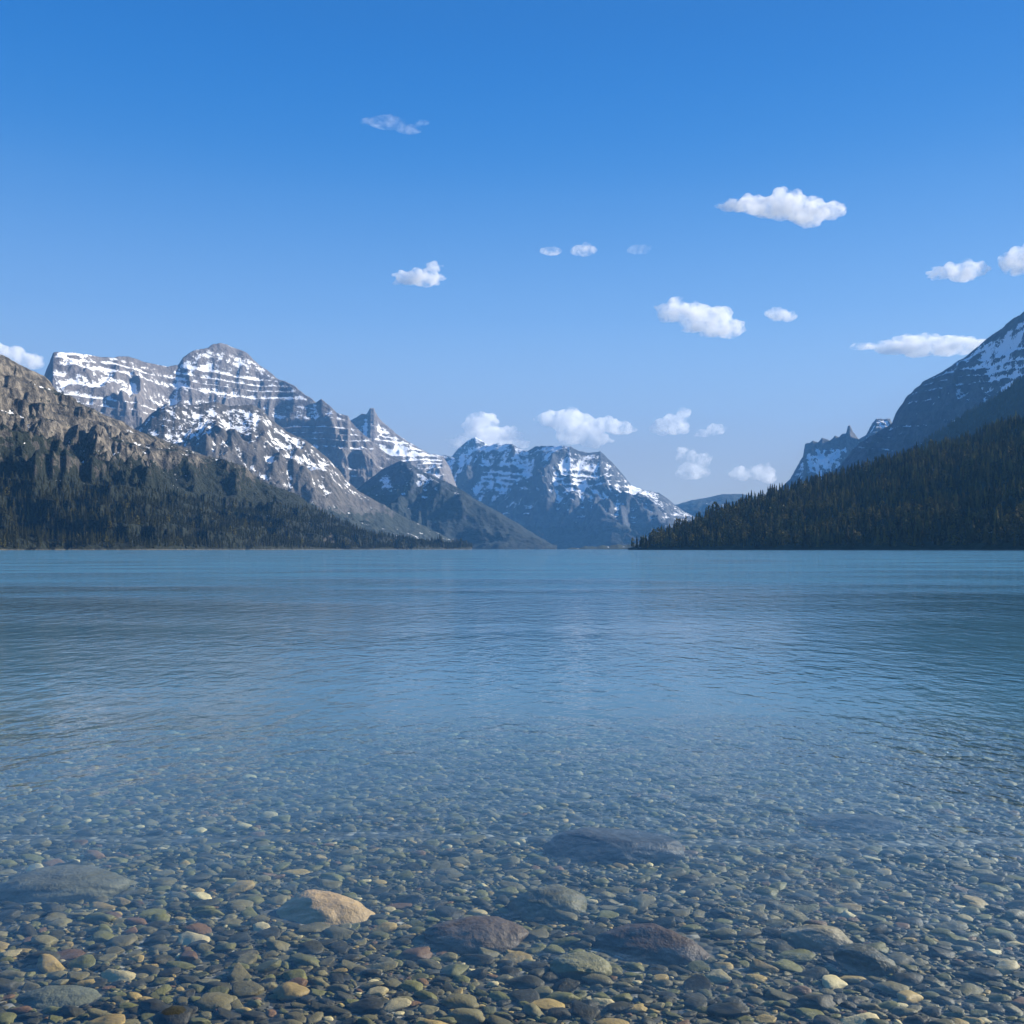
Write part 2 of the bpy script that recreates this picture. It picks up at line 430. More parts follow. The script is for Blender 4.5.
mountain("right_mountain", "steep dark blue mountain with snow ribs cut off by the right edge", m_right,
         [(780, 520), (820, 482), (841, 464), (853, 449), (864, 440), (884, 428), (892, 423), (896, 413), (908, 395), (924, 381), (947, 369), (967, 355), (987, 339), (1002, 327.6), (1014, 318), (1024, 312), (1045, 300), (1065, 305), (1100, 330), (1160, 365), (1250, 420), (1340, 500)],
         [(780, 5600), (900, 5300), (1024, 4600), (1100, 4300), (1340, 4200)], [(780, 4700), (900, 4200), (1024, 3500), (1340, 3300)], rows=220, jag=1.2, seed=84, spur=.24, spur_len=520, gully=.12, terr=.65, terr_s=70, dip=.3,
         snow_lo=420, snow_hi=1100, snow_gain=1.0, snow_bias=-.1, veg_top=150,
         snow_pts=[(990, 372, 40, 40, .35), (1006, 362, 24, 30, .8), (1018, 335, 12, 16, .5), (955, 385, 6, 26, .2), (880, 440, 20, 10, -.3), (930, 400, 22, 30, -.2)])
mid = mountain("shaded_ridge", "dark blue wooded ridge between the forested hill and the right mountain", m_hill,
         [(840, 500), (880, 472), (905, 455), (928, 439), (955, 421), (975, 409), (999, 395), (1024, 377), (1060, 362), (1120, 355), (1220, 380), (1340, 440)],
         [(840, 3700), (1024, 3300), (1340, 3000)], [(840, 3100), (1024, 2500), (1340, 2200)], cat="ridge", rows=110, step=2, jag=1.2, seed=92, spur=.12, spur_len=260, veg_top=2000, veg_bias=.4, snow_lo=5000, snow_hi=6000)
hill = mountain("forested_hill", "steep shaded hill under dense conifers on the right shore", m_hill,
         [(628, 548.5), (640, 547), (659, 538), (691, 525), (715, 514), (738, 507), (754, 500), (790, 490), (825, 481), (857, 472), (896, 460), (935, 449), (975, 438), (999, 428), (1024, 421), (1080, 402), (1160, 392), (1300, 410), (1450, 440)],
         [(628, 1720), (700, 1780), (800, 1780), (1024, 1720), (1450, 1250)], [(628, 1700), (660, 1600), (700, 1500), (800, 1320), (1024, 1020), (1450, 640)], cat="hill", rows=120, step=2, prof=.95, jag=.8, seed=101,
         spur=.10, spur_len=170, gully=.04, veg_top=2000, veg_bias=.3, snow_lo=5000, snow_hi=6000)
mountain("wooded_point", "low dark wooded point on the far shore below the central mountain", m_hill,
         [(566, 548.6), (580, 547), (598, 545.5), (620, 545), (645, 543), (670, 541), (700, 540), (730, 541)],
         [(566, 4700), (730, 4600)], [(566, 4650), (730, 4200)], cat="point", rows=16, step=1, jag=2.2, seed=111, spur=.1, veg_top=2000, veg_bias=.4, snow_lo=5000, snow_hi=6000)

# ------------------------------------------------------------------ forest
def conifer(layers, seg, rnd, width=.17, ragged=.45):
    """unit-height conifer crown: ragged drooping whorls"""
    V, Fc = [], []
    z0 = .07
    for i in range(layers):
        f = i / layers
        zb = z0 + (1 - z0) * f
        zt = min(1.0, zb + (1 - z0) / layers * 1.9)
        r = width * (1 - f) ** .8 * (1 + .18 * (rnd.random() - .5)) + .008
        base = len(V)
        V.append((.01 * (rnd.random() - .5), .01 * (rnd.random() - .5), zt))
        a0 = rnd.random() * 6.28
        for k in range(seg * 2):
            a = a0 + math.pi * k / seg
            out = (1.0 - ragged * rnd.random()) if k % 2 == 0 else .42
            V.append((r * out * math.cos(a), r * out * math.sin(a), zb - (.018 if k % 2 == 0 else -.02) + .02 * (rnd.random() - .5)))
        for k in range(seg * 2):
            Fc.append((base, base + 1 + k, base + 1 + (k + 1) % (seg * 2)))
    return np.array(V), np.array(Fc)


def broadleaf(rnd, n=70):
    """unit-height rounded crown of many small leaf clumps"""
    V, Fc = [], []
    for i in range(n):
        a, u = rnd.random() * 6.28, rnd.random()
        z = .18 + .8 * u
        rr = .24 * math.sin(math.pi * min(1, (u * .92 + .1))) ** .7 * math.sqrt(rnd.random())
        c = np.array([rr * math.cos(a), rr * math.sin(a), z])
        s = .055 + .04 * rnd.random()
        b = len(V)
        for k in range(4):
            d = np.array([rnd.gauss(0, 1), rnd.gauss(0, 1), rnd.gauss(0, 1)])
            V.append(c + s * d / np.linalg.norm(d))
        Fc += [(b, b + 1, b + 2), (b, b + 2, b + 3), (b, b + 3, b + 1), (b + 1, b + 3, b + 2)]
    return np.array(V), np.array(Fc)


def tree_mat(name, dark, light, attr):
    m, nt = new_mat(name)
    geo = N(nt, "ShaderNodeNewGeometry")
    n1 = noise_n(nt, geo.outputs["Position"], .35, 3, .6)
    if attr:
        a = N(nt, "ShaderNodeAttribute", attribute_name="tint"); tint = a.outputs["Fac"]
    else:
        a = N(nt, "ShaderNodeObjectInfo"); tint = math_n(nt, 'POWER', a.outputs["Random"], 2.0)
    c = mix_col(nt, math_n(nt, 'MULTIPLY_ADD', math_n(nt, 'SUBTRACT', n1, .5), .8, tint, clamp=True), dark, light)
    bs = N(nt, "ShaderNodeBsdfPrincipled")
    bs.inputs["Roughness"].default_value = .8
    bs.inputs["Specular IOR Level"].default_value = .15
    L(nt, c, bs.inputs["Base Color"])
    tl = N(nt, "ShaderNodeBsdfTranslucent"); L(nt, mix_col(nt, .35, c, (.16, .15, .03)), tl.inputs["Color"])
    ms = N(nt, "ShaderNodeMixShader", i_0=.48); L(nt, bs.outputs[0], ms.inputs[1]); L(nt, tl.outputs[0], ms.inputs[2])
    o = N(nt, "ShaderNodeOutputMaterial"); L(nt, ms.outputs[0], o.inputs[0])
    return m


M_needles = tree_mat("conifer_needles", (.022, .026, .007), (.19, .165, .034), True)
M_needles_i = tree_mat("conifer_needles_single", (.022, .026, .007), (.19, .165, .034), False)
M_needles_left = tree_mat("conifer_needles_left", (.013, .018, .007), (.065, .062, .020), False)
M_leaves_i = tree_mat("spring_leaves_single", (.075, .082, .024), (.13, .12, .04), False)
M_bark, _nt = new_mat("grey_bark")
_b = N(_nt, "ShaderNodeBsdfPrincipled"); _b.inputs["Base Color"].default_value = (.12, .10, .08, 1); _b.inputs["Roughness"].default_value = .9
_o = N(_nt, "ShaderNodeOutputMaterial")
_g = N(_nt, "ShaderNodeNewGeometry")
L(_nt, mix_col(_nt, noise_n(_nt, _g.outputs["Position"], 3.0), (.07, .06, .05), (.17, .15, .12)), _b.inputs["Base Color"])
L(_nt, _b.outputs[0], _o.inputs[0])


def scatter(ter, count, pxr, pyr, vmin=.45, hmin=12, hmax=22, zmin=1.0, tmax=1.0, zmax=1e9):
    """random foot points on a terrain, area weighted"""
    V = ter["V"]
    r = int(ter["rows"] * min(1, tmax) + (0 if tmax <= 1 else (tmax - 1) * 24))
    A, B, C = V[:r - 1, :-1], V[:r - 1, 1:], V[1:r, :-1]
    area = np.linalg.norm(np.cross(B - A, C - A), axis=-1)
    p, q = project(A[..., 0], A[..., 1], A[..., 2])
    ok = (p > pxr[0]) & (p < pxr[1]) & (q > pyr[0]) & (q < pyr[1]) & (A[..., 2] > zmin) & (A[..., 2] < zmax)
    vg = ter["veg"][:r - 1, :-1]
    w = area * ok * np.clip((vg - vmin + .15) / .3, 0, 1)
    w = w.ravel() / w.sum()
    i = rng.choice(len(w), count, p=w)
    ir, ic = np.unravel_index(i, area.shape)
    u, v = rng.random(count)[:, None], rng.random(count)[:, None]
    P = V[ir, ic] * (1 - u) * (1 - v) + V[ir, ic + 1] * u * (1 - v) + V[ir + 1, ic] * (1 - u) * v + V[ir + 1, ic + 1] * u * v
    h = hmin + (hmax - hmin) * rng.random(count) ** 1.3
    return P, h


def thin(P, h, dmin):
    """drop feet closer than dmin to an earlier one"""
    cell = {}
    keep = []
    for i, (x, y, z) in enumerate(P):
        k = (int(x // dmin), int(y // dmin))
        if any((P[j][0] - x) ** 2 + (P[j][1] - y) ** 2 < dmin * dmin for a in (-1, 0, 1) for b in (-1, 0, 1) for j in cell.get((k[0] + a, k[1] + b), ())):
            continue
        cell.setdefault(k, []).append(i)
        keep.append(i)
    return P[keep], h[keep]


_rnd = random.Random(3)
LOW = [conifer(7, 6, _rnd, .15 + .10 * _rnd.random()) for _ in range(8)]
HIGH = [conifer(13, 8, _rnd, w) for w in (.15, .18, .22, .26)]
LEAF = [broadleaf(_rnd) for _ in range(3)]


def forest(name, label, P, h, leafy, light=1.0):
    Vs, Fs, Ts, off = [], [], [], 0
    n = len(P)
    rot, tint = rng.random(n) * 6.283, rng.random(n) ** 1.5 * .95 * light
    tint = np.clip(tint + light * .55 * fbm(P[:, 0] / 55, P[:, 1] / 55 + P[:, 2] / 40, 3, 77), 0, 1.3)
    wsc = .85 + .5 * rng.random(n)
    for i in range(n):
        v, f = LEAF[i % 3] if leafy[i] else LOW[i % 8]
        c, s = math.cos(rot[i]) * h[i] * wsc[i], math.sin(rot[i]) * h[i] * wsc[i]
        x, y = v[:, 0] * c - v[:, 1] * s, v[:, 0] * s + v[:, 1] * c
        Vs.append(np.stack([x + P[i, 0], y + P[i, 1], v[:, 2] * h[i] + P[i, 2] - .6], -1))
        Fs.append(f + off); off += len(v)
        Ts.append(np.full(len(v), .8 + .35 * tint[i] if leafy[i] else tint[i]))
    me = mesh_np(name, np.concatenate(Vs), np.concatenate(Fs), M_needles, False, {"tint": ('FLOAT', np.concatenate(Ts))})
    o = link(name, me)
    return tag(o, label, "forest", None, "stuff")


# feet of all trees
Ph, hh = scatter(hill, 15000, (620, 1110), (380, 560), vmin=.2, hmin=8, hmax=24, zmin=2.6, tmax=1.12)
Ph, hh = thin(Ph, hh, 4.6)
Pn, hn = scatter(near, 15000, (-40, 478), (478, 552), vmin=.30, hmin=8, hmax=21, zmin=2.6, zmax=112)
Pn, hn = thin(Pn, hn, 4.2)
Pu, hu = scatter(near, 900, (-30, 330), (350, 500), vmin=.6, hmin=4, hmax=10, zmin=90)
Pu, hu = thin(Pu, hu, 6)
Pm, hm = scatter(mid, 4200, (830, 1060), (350, 480), vmin=.2, hmin=9, hmax=19, zmin=60, tmax=1.05)


def pick_largest(P, h, count):
    px_, py_ = project(P[:, 0], P[:, 1], P[:, 2])
    inside = (px_ > 6) & (px_ < 1018)
    # mostly the tallest in the picture, spread over the hillside in cells so that each one shows
    size = h / P[:, 1] * inside
    order = np.argsort(-size)
    taken, out = set(), []
    for i in order:
        k = (int(px_[i] // 9), int(py_[i] // 6))
        if k in taken or not inside[i]: continue
        taken.add(k); out.append(i)
        if len(out) == count: break
    return np.array(out)


ih = pick_largest(Ph, hh, 190)
il = pick_largest(Pn, hn, 108)


def single_trees(P, h, ids, where):
    px_, py_ = project(P[:, 0], P[:, 1], P[:, 2])
    for n, i in enumerate(ids):
        leafy = where == 'right' and py_[i] > 515 and _rnd.random() < .22
        if (where, leafy, n % 4) not in protos:
            nm = "broadleaf_tree" if leafy else "conifer"
            cv, cf = LEAF[n % 3] if leafy else HIGH[n % 4]
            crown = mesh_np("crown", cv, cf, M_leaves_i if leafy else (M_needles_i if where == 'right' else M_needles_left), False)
            k = 6
            a = np.arange(k) * 2 * np.pi / k
            tv = np.concatenate([np.stack([np.cos(a) * .014, np.sin(a) * .014, 0 * a - .04], -1), np.stack([np.cos(a) * .004, np.sin(a) * .004, 0 * a + (.75 if not leafy else .6)], -1)])
            tf = np.array([(j, (j + 1) % k, k + (j + 1) % k, k + j) for j in range(k)])
            trunk = mesh_np("trunk", tv, tf, M_bark, True)
            protos[(where, leafy, n % 4)] = (nm, crown, trunk)
        nm, crown, trunk = protos[(where, leafy, n % 4)]
        o = bpy.data.objects.new(nm, None)
        col.objects.link(o)
        o.empty_display_size = .1
        o.location = P[i] - np.array([0, 0, .5])
        o.rotation_euler = (0, 0, _rnd.random() * 6.28)
        w = h[i] * (.85 + .4 * _rnd.random())
        o.scale = (w, w, h[i] * (1.05 if not leafy else .8))
        link("crown", crown, o); link("trunk", trunk, o)
        if where == 'right':
            sky_edge = np.interp(px_[i], [640, 691, 754, 825, 896, 975, 1024], [547, 525, 500, 481, 460, 438, 421])
            if leafy:
                tag(o, "yellow green leafy tree with rounded crown low on the right forested hill", "tree", "leafy trees near the right shore")
            elif py_[i] < sky_edge + 5:
                tag(o, "dark conifer on the skyline of the right forested hill", "conifer", "conifers along the crest of the right hill")
            elif py_[i] > 538:
                tag(o, "dark conifer at the waterline of the right shore", "conifer", "conifers at the right waterline")
            else:
                tag(o, "dark conifer on the shaded slope of the right forested hill", "conifer", "conifers on the slope of the right hill")
        else:
            if py_[i] > 540:
                tag(o, "dark conifer at the waterline of the left shore", "conifer", "conifers at the left waterline")
            else:
                tag(o, "dark green conifer in the forest below the left cliffs", "conifer", "conifers below the left cliffs")


protos = {}
single_trees(Ph, hh, ih, 'right')
single_trees(Pn, hn, il, 'left')
mh = np.ones(len(Ph), bool); mh[ih] = False
mn = np.ones(len(Pn), bool); mn[il] = False
qx, qy = project(Ph[:, 0], Ph[:, 1], Ph[:, 2])
leaf_h = (rng.random(len(Ph)) < np.clip((qy - 505) / 40, .03, .28))
forest("hillside_forest", "dense dark conifer forest covering the right hill down to the water", Ph[mh], hh[mh], leaf_h[mh])
Pl, hl = np.concatenate([Pn[mn], Pu]), np.concatenate([hn[mn], hu])
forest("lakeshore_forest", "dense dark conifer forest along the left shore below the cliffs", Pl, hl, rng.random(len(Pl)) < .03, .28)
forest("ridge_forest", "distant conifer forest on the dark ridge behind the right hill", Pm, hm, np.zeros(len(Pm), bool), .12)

# ------------------------------------------------------------------ lake bed
def bed_z(x, y):
    x, y = np.asarray(x, float), np.asarray(y, float)
    s = y - 1.3
    z = np.where(s < 0, -.10 * s, -(.034 * s + .0017 * np.minimum(s, 90) ** 2 + .34 * np.clip(s - 90, 0, 90)))
    z = z + (.025 * fbm(x / 1.7, y / 1.7, 3, 500) + .05 * fbm(x / 6, y / 6, 2, 501)) * np.clip(s / 2.0, 0.1, 1) * np.clip(1 - s / 200, 0, 1)
    return np.minimum(z, 3.0)


M_bed, nt = new_mat("gravel_bed")
geo = N(nt, "ShaderNodeNewGeometry")
vor = N(nt, "ShaderNodeTexVoronoi", feature='F1'); vor.inputs["Scale"].default_value = 18
L(nt, geo.outputs["Position"], vor.inputs["Vector"])
vsep = N(nt, "ShaderNodeSeparateColor"); L(nt, vor.outputs["Color"], vsep.inputs[0])
c = mix_col(nt, vsep.outputs[0], (.020, .019, .009), (.075, .068, .030))
c = mix_col(nt, ramp(nt, vsep.outputs[1], .85, .93), c, (.24, .23, .18))
c = mix_col(nt, ramp(nt, vor.outputs["Distance"], .5, .9), c, (.03, .032, .028))
bp = N(nt, "ShaderNodeBump"); bp.inputs["Distance"].default_value = .03; bp.inputs["Strength"].default_value = .8; bp.invert = True
L(nt, vor.outputs["Distance"], bp.inputs["Height"])
bs = N(nt, "ShaderNodeBsdfPrincipled"); bs.inputs["Roughness"].default_value = .7
L(nt, c, bs.inputs["Base Color"]); L(nt, bp.outputs[0], bs.inputs["Normal"])
o = N(nt, "ShaderNodeOutputMaterial"); L(nt, bs.outputs[0], o.inputs[0])

ys = np.concatenate([np.arange(-40, 0, 2), np.arange(0, 20, .12), 20 * 1.06 ** np.arange(0, 112)])
ys = np.append(ys[ys < 12400], 12400.0)
xs1 = np.concatenate([np.arange(0, 14, .15), 14 * 1.09 ** np.arange(0, 76)]); xs1 = np.append(xs1[xs1 < 8900], 8900)
xs = np.concatenate([-xs1[:0:-1], xs1])
XX, YY = np.meshgrid(xs, ys)
ZZ = bed_z(XX, YY)
nr, nc = XX.shape
idx = np.arange(nr * nc).reshape(nr, nc)
q = np.stack([idx[:-1, :-1], idx[:-1, 1:], idx[1:, 1:], idx[1:, :-1]], -1).reshape(-1, 4)
o = link("lake_bed", mesh_np("lake_bed", np.stack([XX, YY, ZZ], -1).reshape(-1, 3), q, M_bed))
tag(o, "gravel lake bed sloping from the shore under the clear water", "lake bed", None, "structure")
BED_MIN = float(ZZ.min())

# ------------------------------------------------------------------ pebbles and boulders
def ico(sub):
    bm = __import__("bmesh").new()
    __import__("bmesh").ops.create_icosphere(bm, subdivisions=sub, radius=1.0)
    V = np.array([v.co[:] for v in bm.verts]); Fc = np.array([[v.index for v in f.verts] for f in bm.faces])
    bm.free()
    return V, Fc


def stone_shape(V, seed, rough, corner):
    r = np.random.default_rng(seed)
    U = V.copy()
    # flattened faces cut by random planes -> worn slab look
    for k in range(corner):
        n = r.normal(size=3); n /= np.linalg.norm(n)
        d = .50 + .4 * r.random()
        s = U @ n
        U = U - np.outer(np.clip(s - d, 0, None) * .85, n)
    U = U * (1 + rough * (fbm(U[:, 0] * 1.3 + seed, U[:, 1] * 1.3 + U[:, 2] * .9, 3, seed))[:, None])
    return U


PAL = {"slate": (.034, .031, .012), "grey": (.125, .108, .044), "green": (.105, .100, .026), "tan": (.25, .18, .055), "pale": (.42, .35, .17), "rust": (.125, .070, .026)}
PNAMES = list(PAL); PW = np.array([.36, .30, .21, .065, .028, .037]); PW /= PW.sum()


def stone_mat(name, base, scale=30.0):
    m, nt = new_mat(name)
    tc = N(nt, "ShaderNodeNewGeometry")
    n1 = noise_n(nt, tc.outputs["Position"], scale, 5, .6)
    n2 = noise_n(nt, tc.outputs["Position"], scale * 6, 3, .6)
    if base is None:
        a = N(nt, "ShaderNodeAttribute", attribute_name="tone"); b = a.outputs["Color"]
    else:
        oi = N(nt, "ShaderNodeObjectInfo")
        b = mix_col(nt, oi.outputs["Random"], tuple(v * .72 for v in base), tuple(min(1, v * 1.3) for v in base))
    mul = N(nt, "ShaderNodeMix"); mul.data_type = 'RGBA'; mul.blend_type = 'MULTIPLY'; mul.inputs[0].default_value = 1.0
    L(nt, b, mul.inputs[6])
    f = math_n(nt, 'MULTIPLY_ADD', n1, 1.1, math_n(nt, 'MULTIPLY_ADD', n2, .5, .2))
    cc = N(nt, "ShaderNodeCombineColor")
    for k in range(3): L(nt, f, cc.inputs[k])
    L(nt, cc.outputs[0], mul.inputs[7])
    bp = N(nt, "ShaderNodeBump"); bp.inputs["Distance"].default_value = .3 / scale; bp.inputs["Strength"].default_value = .7
    L(nt, math_n(nt, 'MULTIPLY_ADD', n2, .22, n1), bp.inputs["Height"])
    bs = N(nt, "ShaderNodeBsdfPrincipled"); bs.inputs["Roughness"].default_value = .55
    bs.inputs["Specular IOR Level"].default_value = .2
    L(nt, mul.outputs[2], bs.inputs["Base Color"]); L(nt, bp.outputs[0], bs.inputs["Normal"])
    o = N(nt, "ShaderNodeOutputMaterial"); L(nt, bs.outputs[0], o.inputs[0])
    return m


I2, I3, I5 = ico(2), ico(3), ico(5)
SH2 = [stone_shape(I2[0], 40 + k, .14, 10) for k in range(14)]
SH3 = [stone_shape(I3[0], 40 + k, .14, 10) for k in range(14)]


def bed_hit(px, py):
    dx, dz = ray(px, py)
    lo, hi = 1.0, 60.0
    for _ in range(50):
        y = (lo + hi) / 2
        if CAM_H + dz * y > bed_z(dx * y, y): lo = y
        else: hi = y
    return np.array([dx * y, y, float(bed_z(dx * y, y))])


# boulders: px, py centre, width px, height ratio, depth ratio, colour, label
BOULDERS = [
    (322, 914, 112, .38, .8, (.36, .25, .11), "tan boulder with a sunlit top, largest pale stone under the shallow water"),
    (655, 946, 136, .27, .70, (.095, .066, .036), "big brown mottled boulder lying right of centre near the bottom of the picture"),
    (612, 856, 136, .14, .60, (.035, .038, .035), "long dark boulder farthest out under the blue water right of centre"),
    (546, 909, 78, .26, .8, (.075, .073, .036), "olive rounded boulder between the two brown boulders"),
    (476, 942, 98, .18, .7, (.085, .062, .035), "flat brown boulder left of centre below the tan boulder"),
    (60, 893, 125, .13, .7, (.10, .10, .06), "broad olive grey slab near the left edge under the water"),
    (862, 968, 60, .26, .75, (.09, .09, .045), "rounded olive stone at lower right with dark shadow on its left"),
    (580, 973, 58, .22, .8, (.14, .13, .055), "mossy yellow green stone just below the big brown boulder"),
    (818, 945, 66, .20, .6, (.17, .145, .075), "long tan yellow stone right of the big brown boulder"),
    (60, 998, 88, .18, .6, (.10, .105, .065), "large flat greenish stone in the bottom left corner"),
    (860, 828, 100, .09, .6, (.05, .055, .05), "dim dark stone far out under the water at right"),
]
bould_xy = []
for k, (px_, py_, w, hr, dr, c_, lab) in enumerate(BOULDERS):
    P = bed_hit(px_, py_)
    dist = math.hypot(P[1], CAM_H - P[2])
    a = w * dist / F / 2
    V = stone_shape(I5[0], 900 + k, .07, 0 if k == 0 else 3)
    V = V + .025 * fbm(V[:, 0] * 4, V[:, 1] * 5 + V[:, 2] * 4, 3, k)[:, None] * V
    ext = np.abs(V[:, 0]).max()
    V = V / ext * np.array([a, a * dr, 2 * a * hr])
    me = mesh_np("boulder", V, I5[1], stone_mat("boulder_stone", c_, 9.0))
    o = link("boulder", me)
    o.location = (P[0], P[1], min(P[2] + 2 * a * hr * .30, -.02 - V[:, 2].max()))
    o.rotation_euler = (0, 0, random.uniform(-.25, .25))
    tag(o, lab, "boulder", "boulders under the shallow water")
    bould_xy.append((P[0], P[1], a, a * dr))

# pebbles: random feet over the bed, biggest first so that big ones keep their room
def sow(y0, y1, dens, med, sig, dmul):
    area = .62 * (y1 ** 2 - y0 ** 2) + 1.5 * (y1 - y0)
    n = int(area * dens)
    y = np.sqrt(rng.random(n) * (y1 ** 2 - y0 ** 2) + y0 ** 2)
    x = (rng.random(n) * 2 - 1) * (.62 * y + .75)
    s = np.clip(med * np.exp(sig * rng.normal(size=n)), .012, .16) / 2
    order = np.argsort(-s)
    x, y, s = x[order], y[order], s[order]
    cell, keep = {}, []
    g = .16
    for i in range(n):
        if any(((x[i] - bx) / (a + s[i] * .3)) ** 2 + ((y[i] - by) / (b + s[i] * .3)) ** 2 < .8 for bx, by, a, b in bould_xy): continue
        cx, cy_ = int(x[i] // g), int(y[i] // g)
        if any(((x[j] - x[i]) ** 2 + ((y[j] - y[i]) * 1.35) ** 2) < (dmul * (s[j] + s[i])) ** 2 for a in (-1, 0, 1) for b in (-1, 0, 1) for j in cell.get((cx + a, cy_ + b), ())): continue
        cell.setdefault((cx, cy_), []).append(i); keep.append(i)
    return x[keep], y[keep], s[keep]


bx, by, bs_ = sow(2.4, 6.2, 3800, .030, .60, .64)
fx, fy, fs_ = sow(6.4, 13.5, 800, .050, .52, .66)
X_, Y_, S_ = np.concatenate([bx, fx]), np.concatenate([by, fy]), np.concatenate([bs_, fs_])
n = len(X_)
Z_ = bed_z(X_, Y_)
asp, thick = .50 + .40 * rng.random(n), .17 + .20 * rng.random(n)
yaw = rng.normal(0, .5, n)
tx, ty = rng.normal(0, .12, n), rng.normal(0, .12, n)
kind = rng.choice(6, n, p=PW)
ppx, ppy = project(X_, Y_, Z_)
vis = (ppx > 4) & (ppx < 1020) & (ppy < 1019)
rank = np.argsort(-(S_ / np.hypot(Y_, CAM_H) * vis))
single = np.zeros(n, bool); single[rank[:300]] = True


def rotm(i):
    cz, sz, cx, sx_, cyy, syy = math.cos(yaw[i]), math.sin(yaw[i]), math.cos(tx[i]), math.sin(tx[i]), math.cos(ty[i]), math.sin(ty[i])
    Rz = np.array([[cz, -sz, 0], [sz, cz, 0], [0, 0, 1]])
    Rx = np.array([[1, 0, 0], [0, cx, -sx_], [0, sx_, cx]])
    Ry = np.array([[cyy, 0, syy], [0, 1, 0], [-syy, 0, cyy]])
    return Rz @ Rx @ Ry


Vs, Fs, Cs, off = [], [], [], 0
for i in np.nonzero(~single)[0]:
    hi = Y_[i] < 4.6 and S_[i] > .03
    v = (SH3 if hi else SH2)[i % 14]; f = (I3 if hi else I2)[1]
    w = (v * np.array([S_[i], S_[i] * asp[i], S_[i] * thick[i]])) @ rotm(i).T
    Vs.append(w + np.array([X_[i], Y_[i], Z_[i] + S_[i] * thick[i] * .45]))
    Fs.append(f + off); off += len(v)
    base = np.array(PAL[PNAMES[kind[i]]]) * (.7 + .6 * rng.random())
    Cs.append(np.tile(base, (len(v), 1)))
o = link("pebble_bed", mesh_np("pebble_bed", np.concatenate(Vs), np.concatenate(Fs), stone_mat("pebble_mix", None), True, {"tone": ('FLOAT_COLOR', np.concatenate(Cs))}))
tag(o, "countless small flat pebbles covering the lake bed under the clear shallows", "pebbles", None, "stuff")

PLAB = {"slate": "dark slate coloured flat pebble among the nearest stones under the clear water",
        "grey": "plain mid grey flat pebble among the nearest stones under the clear water",
        "green": "greenish grey flat pebble among the nearest stones under the clear water",
        "tan": "tan yellowish flat pebble among the nearest stones under the clear water",
        "pale": "pale almost white flat pebble among the nearest stones under the clear water",
        "rust": "rusty brown flat pebble among the nearest stones under the clear water"}
PM = {k: stone_mat("pebble_" + k, v) for k, v in PAL.items()}
PME = {}
for i in np.nonzero(single)[0]:
    kn = PNAMES[kind[i]]
    key = (kn, int(i % 14))
    if key not in PME:
        PME[key] = mesh_np("pebble", SH3[i % 14], I3[1], PM[kn])
    o = link("pebble", PME[key])
    o.location = (X_[i], Y_[i], Z_[i] + S_[i] * thick[i] * .5)
    o.rotation_euler = (tx[i], ty[i], yaw[i])
    o.scale = (S_[i], S_[i] * asp[i], S_[i] * thick[i])
    tag(o, PLAB[kn], "pebble", kn + " pebbles in the shallows" if kn != "green" else "greenish pebbles in the shallows")

# ------------------------------------------------------------------ water
M_water, nt = new_mat("lake_water")
geo = N(nt, "ShaderNodeNewGeometry")
pos = geo.outputs["Position"]


def stretched(sx_, sy_, rot=0.0):
    mp = N(nt, "ShaderNodeMapping"); mp.inputs["Scale"].default_value = (sx_, sy_, 1); mp.inputs["Rotation"].default_value = (0, 0, rot)
    L(nt, pos, mp.inputs["Vector"])
    return mp.outputs[0]


patch = ramp(nt, noise_n(nt, stretched(.05, .11), 1.0, 2, .5), .35, .65)
w1 = noise_n(nt, stretched(7.0, 4.6, .3), 1.0, 3, .55, .3)
w2 = noise_n(nt, stretched(2.4, 1.5, -.25), 1.0, 3, .5, .3)
w3 = noise_n(nt, stretched(1.25, .45, .15), 1.0, 2, .5)
sy = N(nt, "ShaderNodeSeparateXYZ"); L(nt, pos, sy.inputs[0])
wind = math_n(nt, 'MULTIPLY_ADD', ramp(nt, sy.outputs[1], 13.0, 75.0), 1.9, .34)    # sheltered near the shore, choppier out on the lake
amp = math_n(nt, 'MULTIPLY', math_n(nt, 'MULTIPLY_ADD', patch, .8, .5), wind)
h = math_n(nt, 'ADD', math_n(nt, 'MULTIPLY', w1, .036), math_n(nt, 'MULTIPLY', w2, .075))
h = math_n(nt, 'MULTIPLY', h, amp)
h = math_n(nt, 'MULTIPLY_ADD', math_n(nt, 'MULTIPLY', math_n(nt, 'MULTIPLY', w3, amp), wind), .085, h)
bp = N(nt, "ShaderNodeBump"); bp.inputs["Distance"].default_value = 1.0; bp.inputs["Strength"].default_value = 1.0
L(nt, h, bp.inputs["Height"])
dt = N(nt, "ShaderNodeVectorMath", operation='DOT_PRODUCT'); L(nt, bp.outputs[0], dt.inputs[0]); L(nt, geo.outputs["Incoming"], dt.inputs[1])
cs = math_n(nt, 'SUBTRACT', 1.0, math_n(nt, 'ABSOLUTE', dt.outputs["Value"]), clamp=True)
fres = math_n(nt, 'MULTIPLY_ADD', math_n(nt, 'POWER', cs, 5.0), .98, .02, clamp=True)   # same from above and from below
gl = N(nt, "ShaderNodeBsdfGlossy"); gl.inputs["Roughness"].default_value = .03
L(nt, bp.outputs[0], gl.inputs["Normal"])
tr = N(nt, "ShaderNodeBsdfTransparent")
mx = N(nt, "ShaderNodeMixShader")
L(nt, fres, mx.inputs[0]); L(nt, tr.outputs[0], mx.inputs[1]); L(nt, gl.outputs[0], mx.inputs[2])
va = N(nt, "ShaderNodeVolumeAbsorption"); va.inputs["Color"].default_value = (.50, .74, .82, 1); va.inputs["Density"].default_value = .58
vsc = N(nt, "ShaderNodeVolumeScatter"); vsc.inputs["Color"].default_value = (.21, .39, .55, 1); vsc.inputs["Density"].default_value = .24
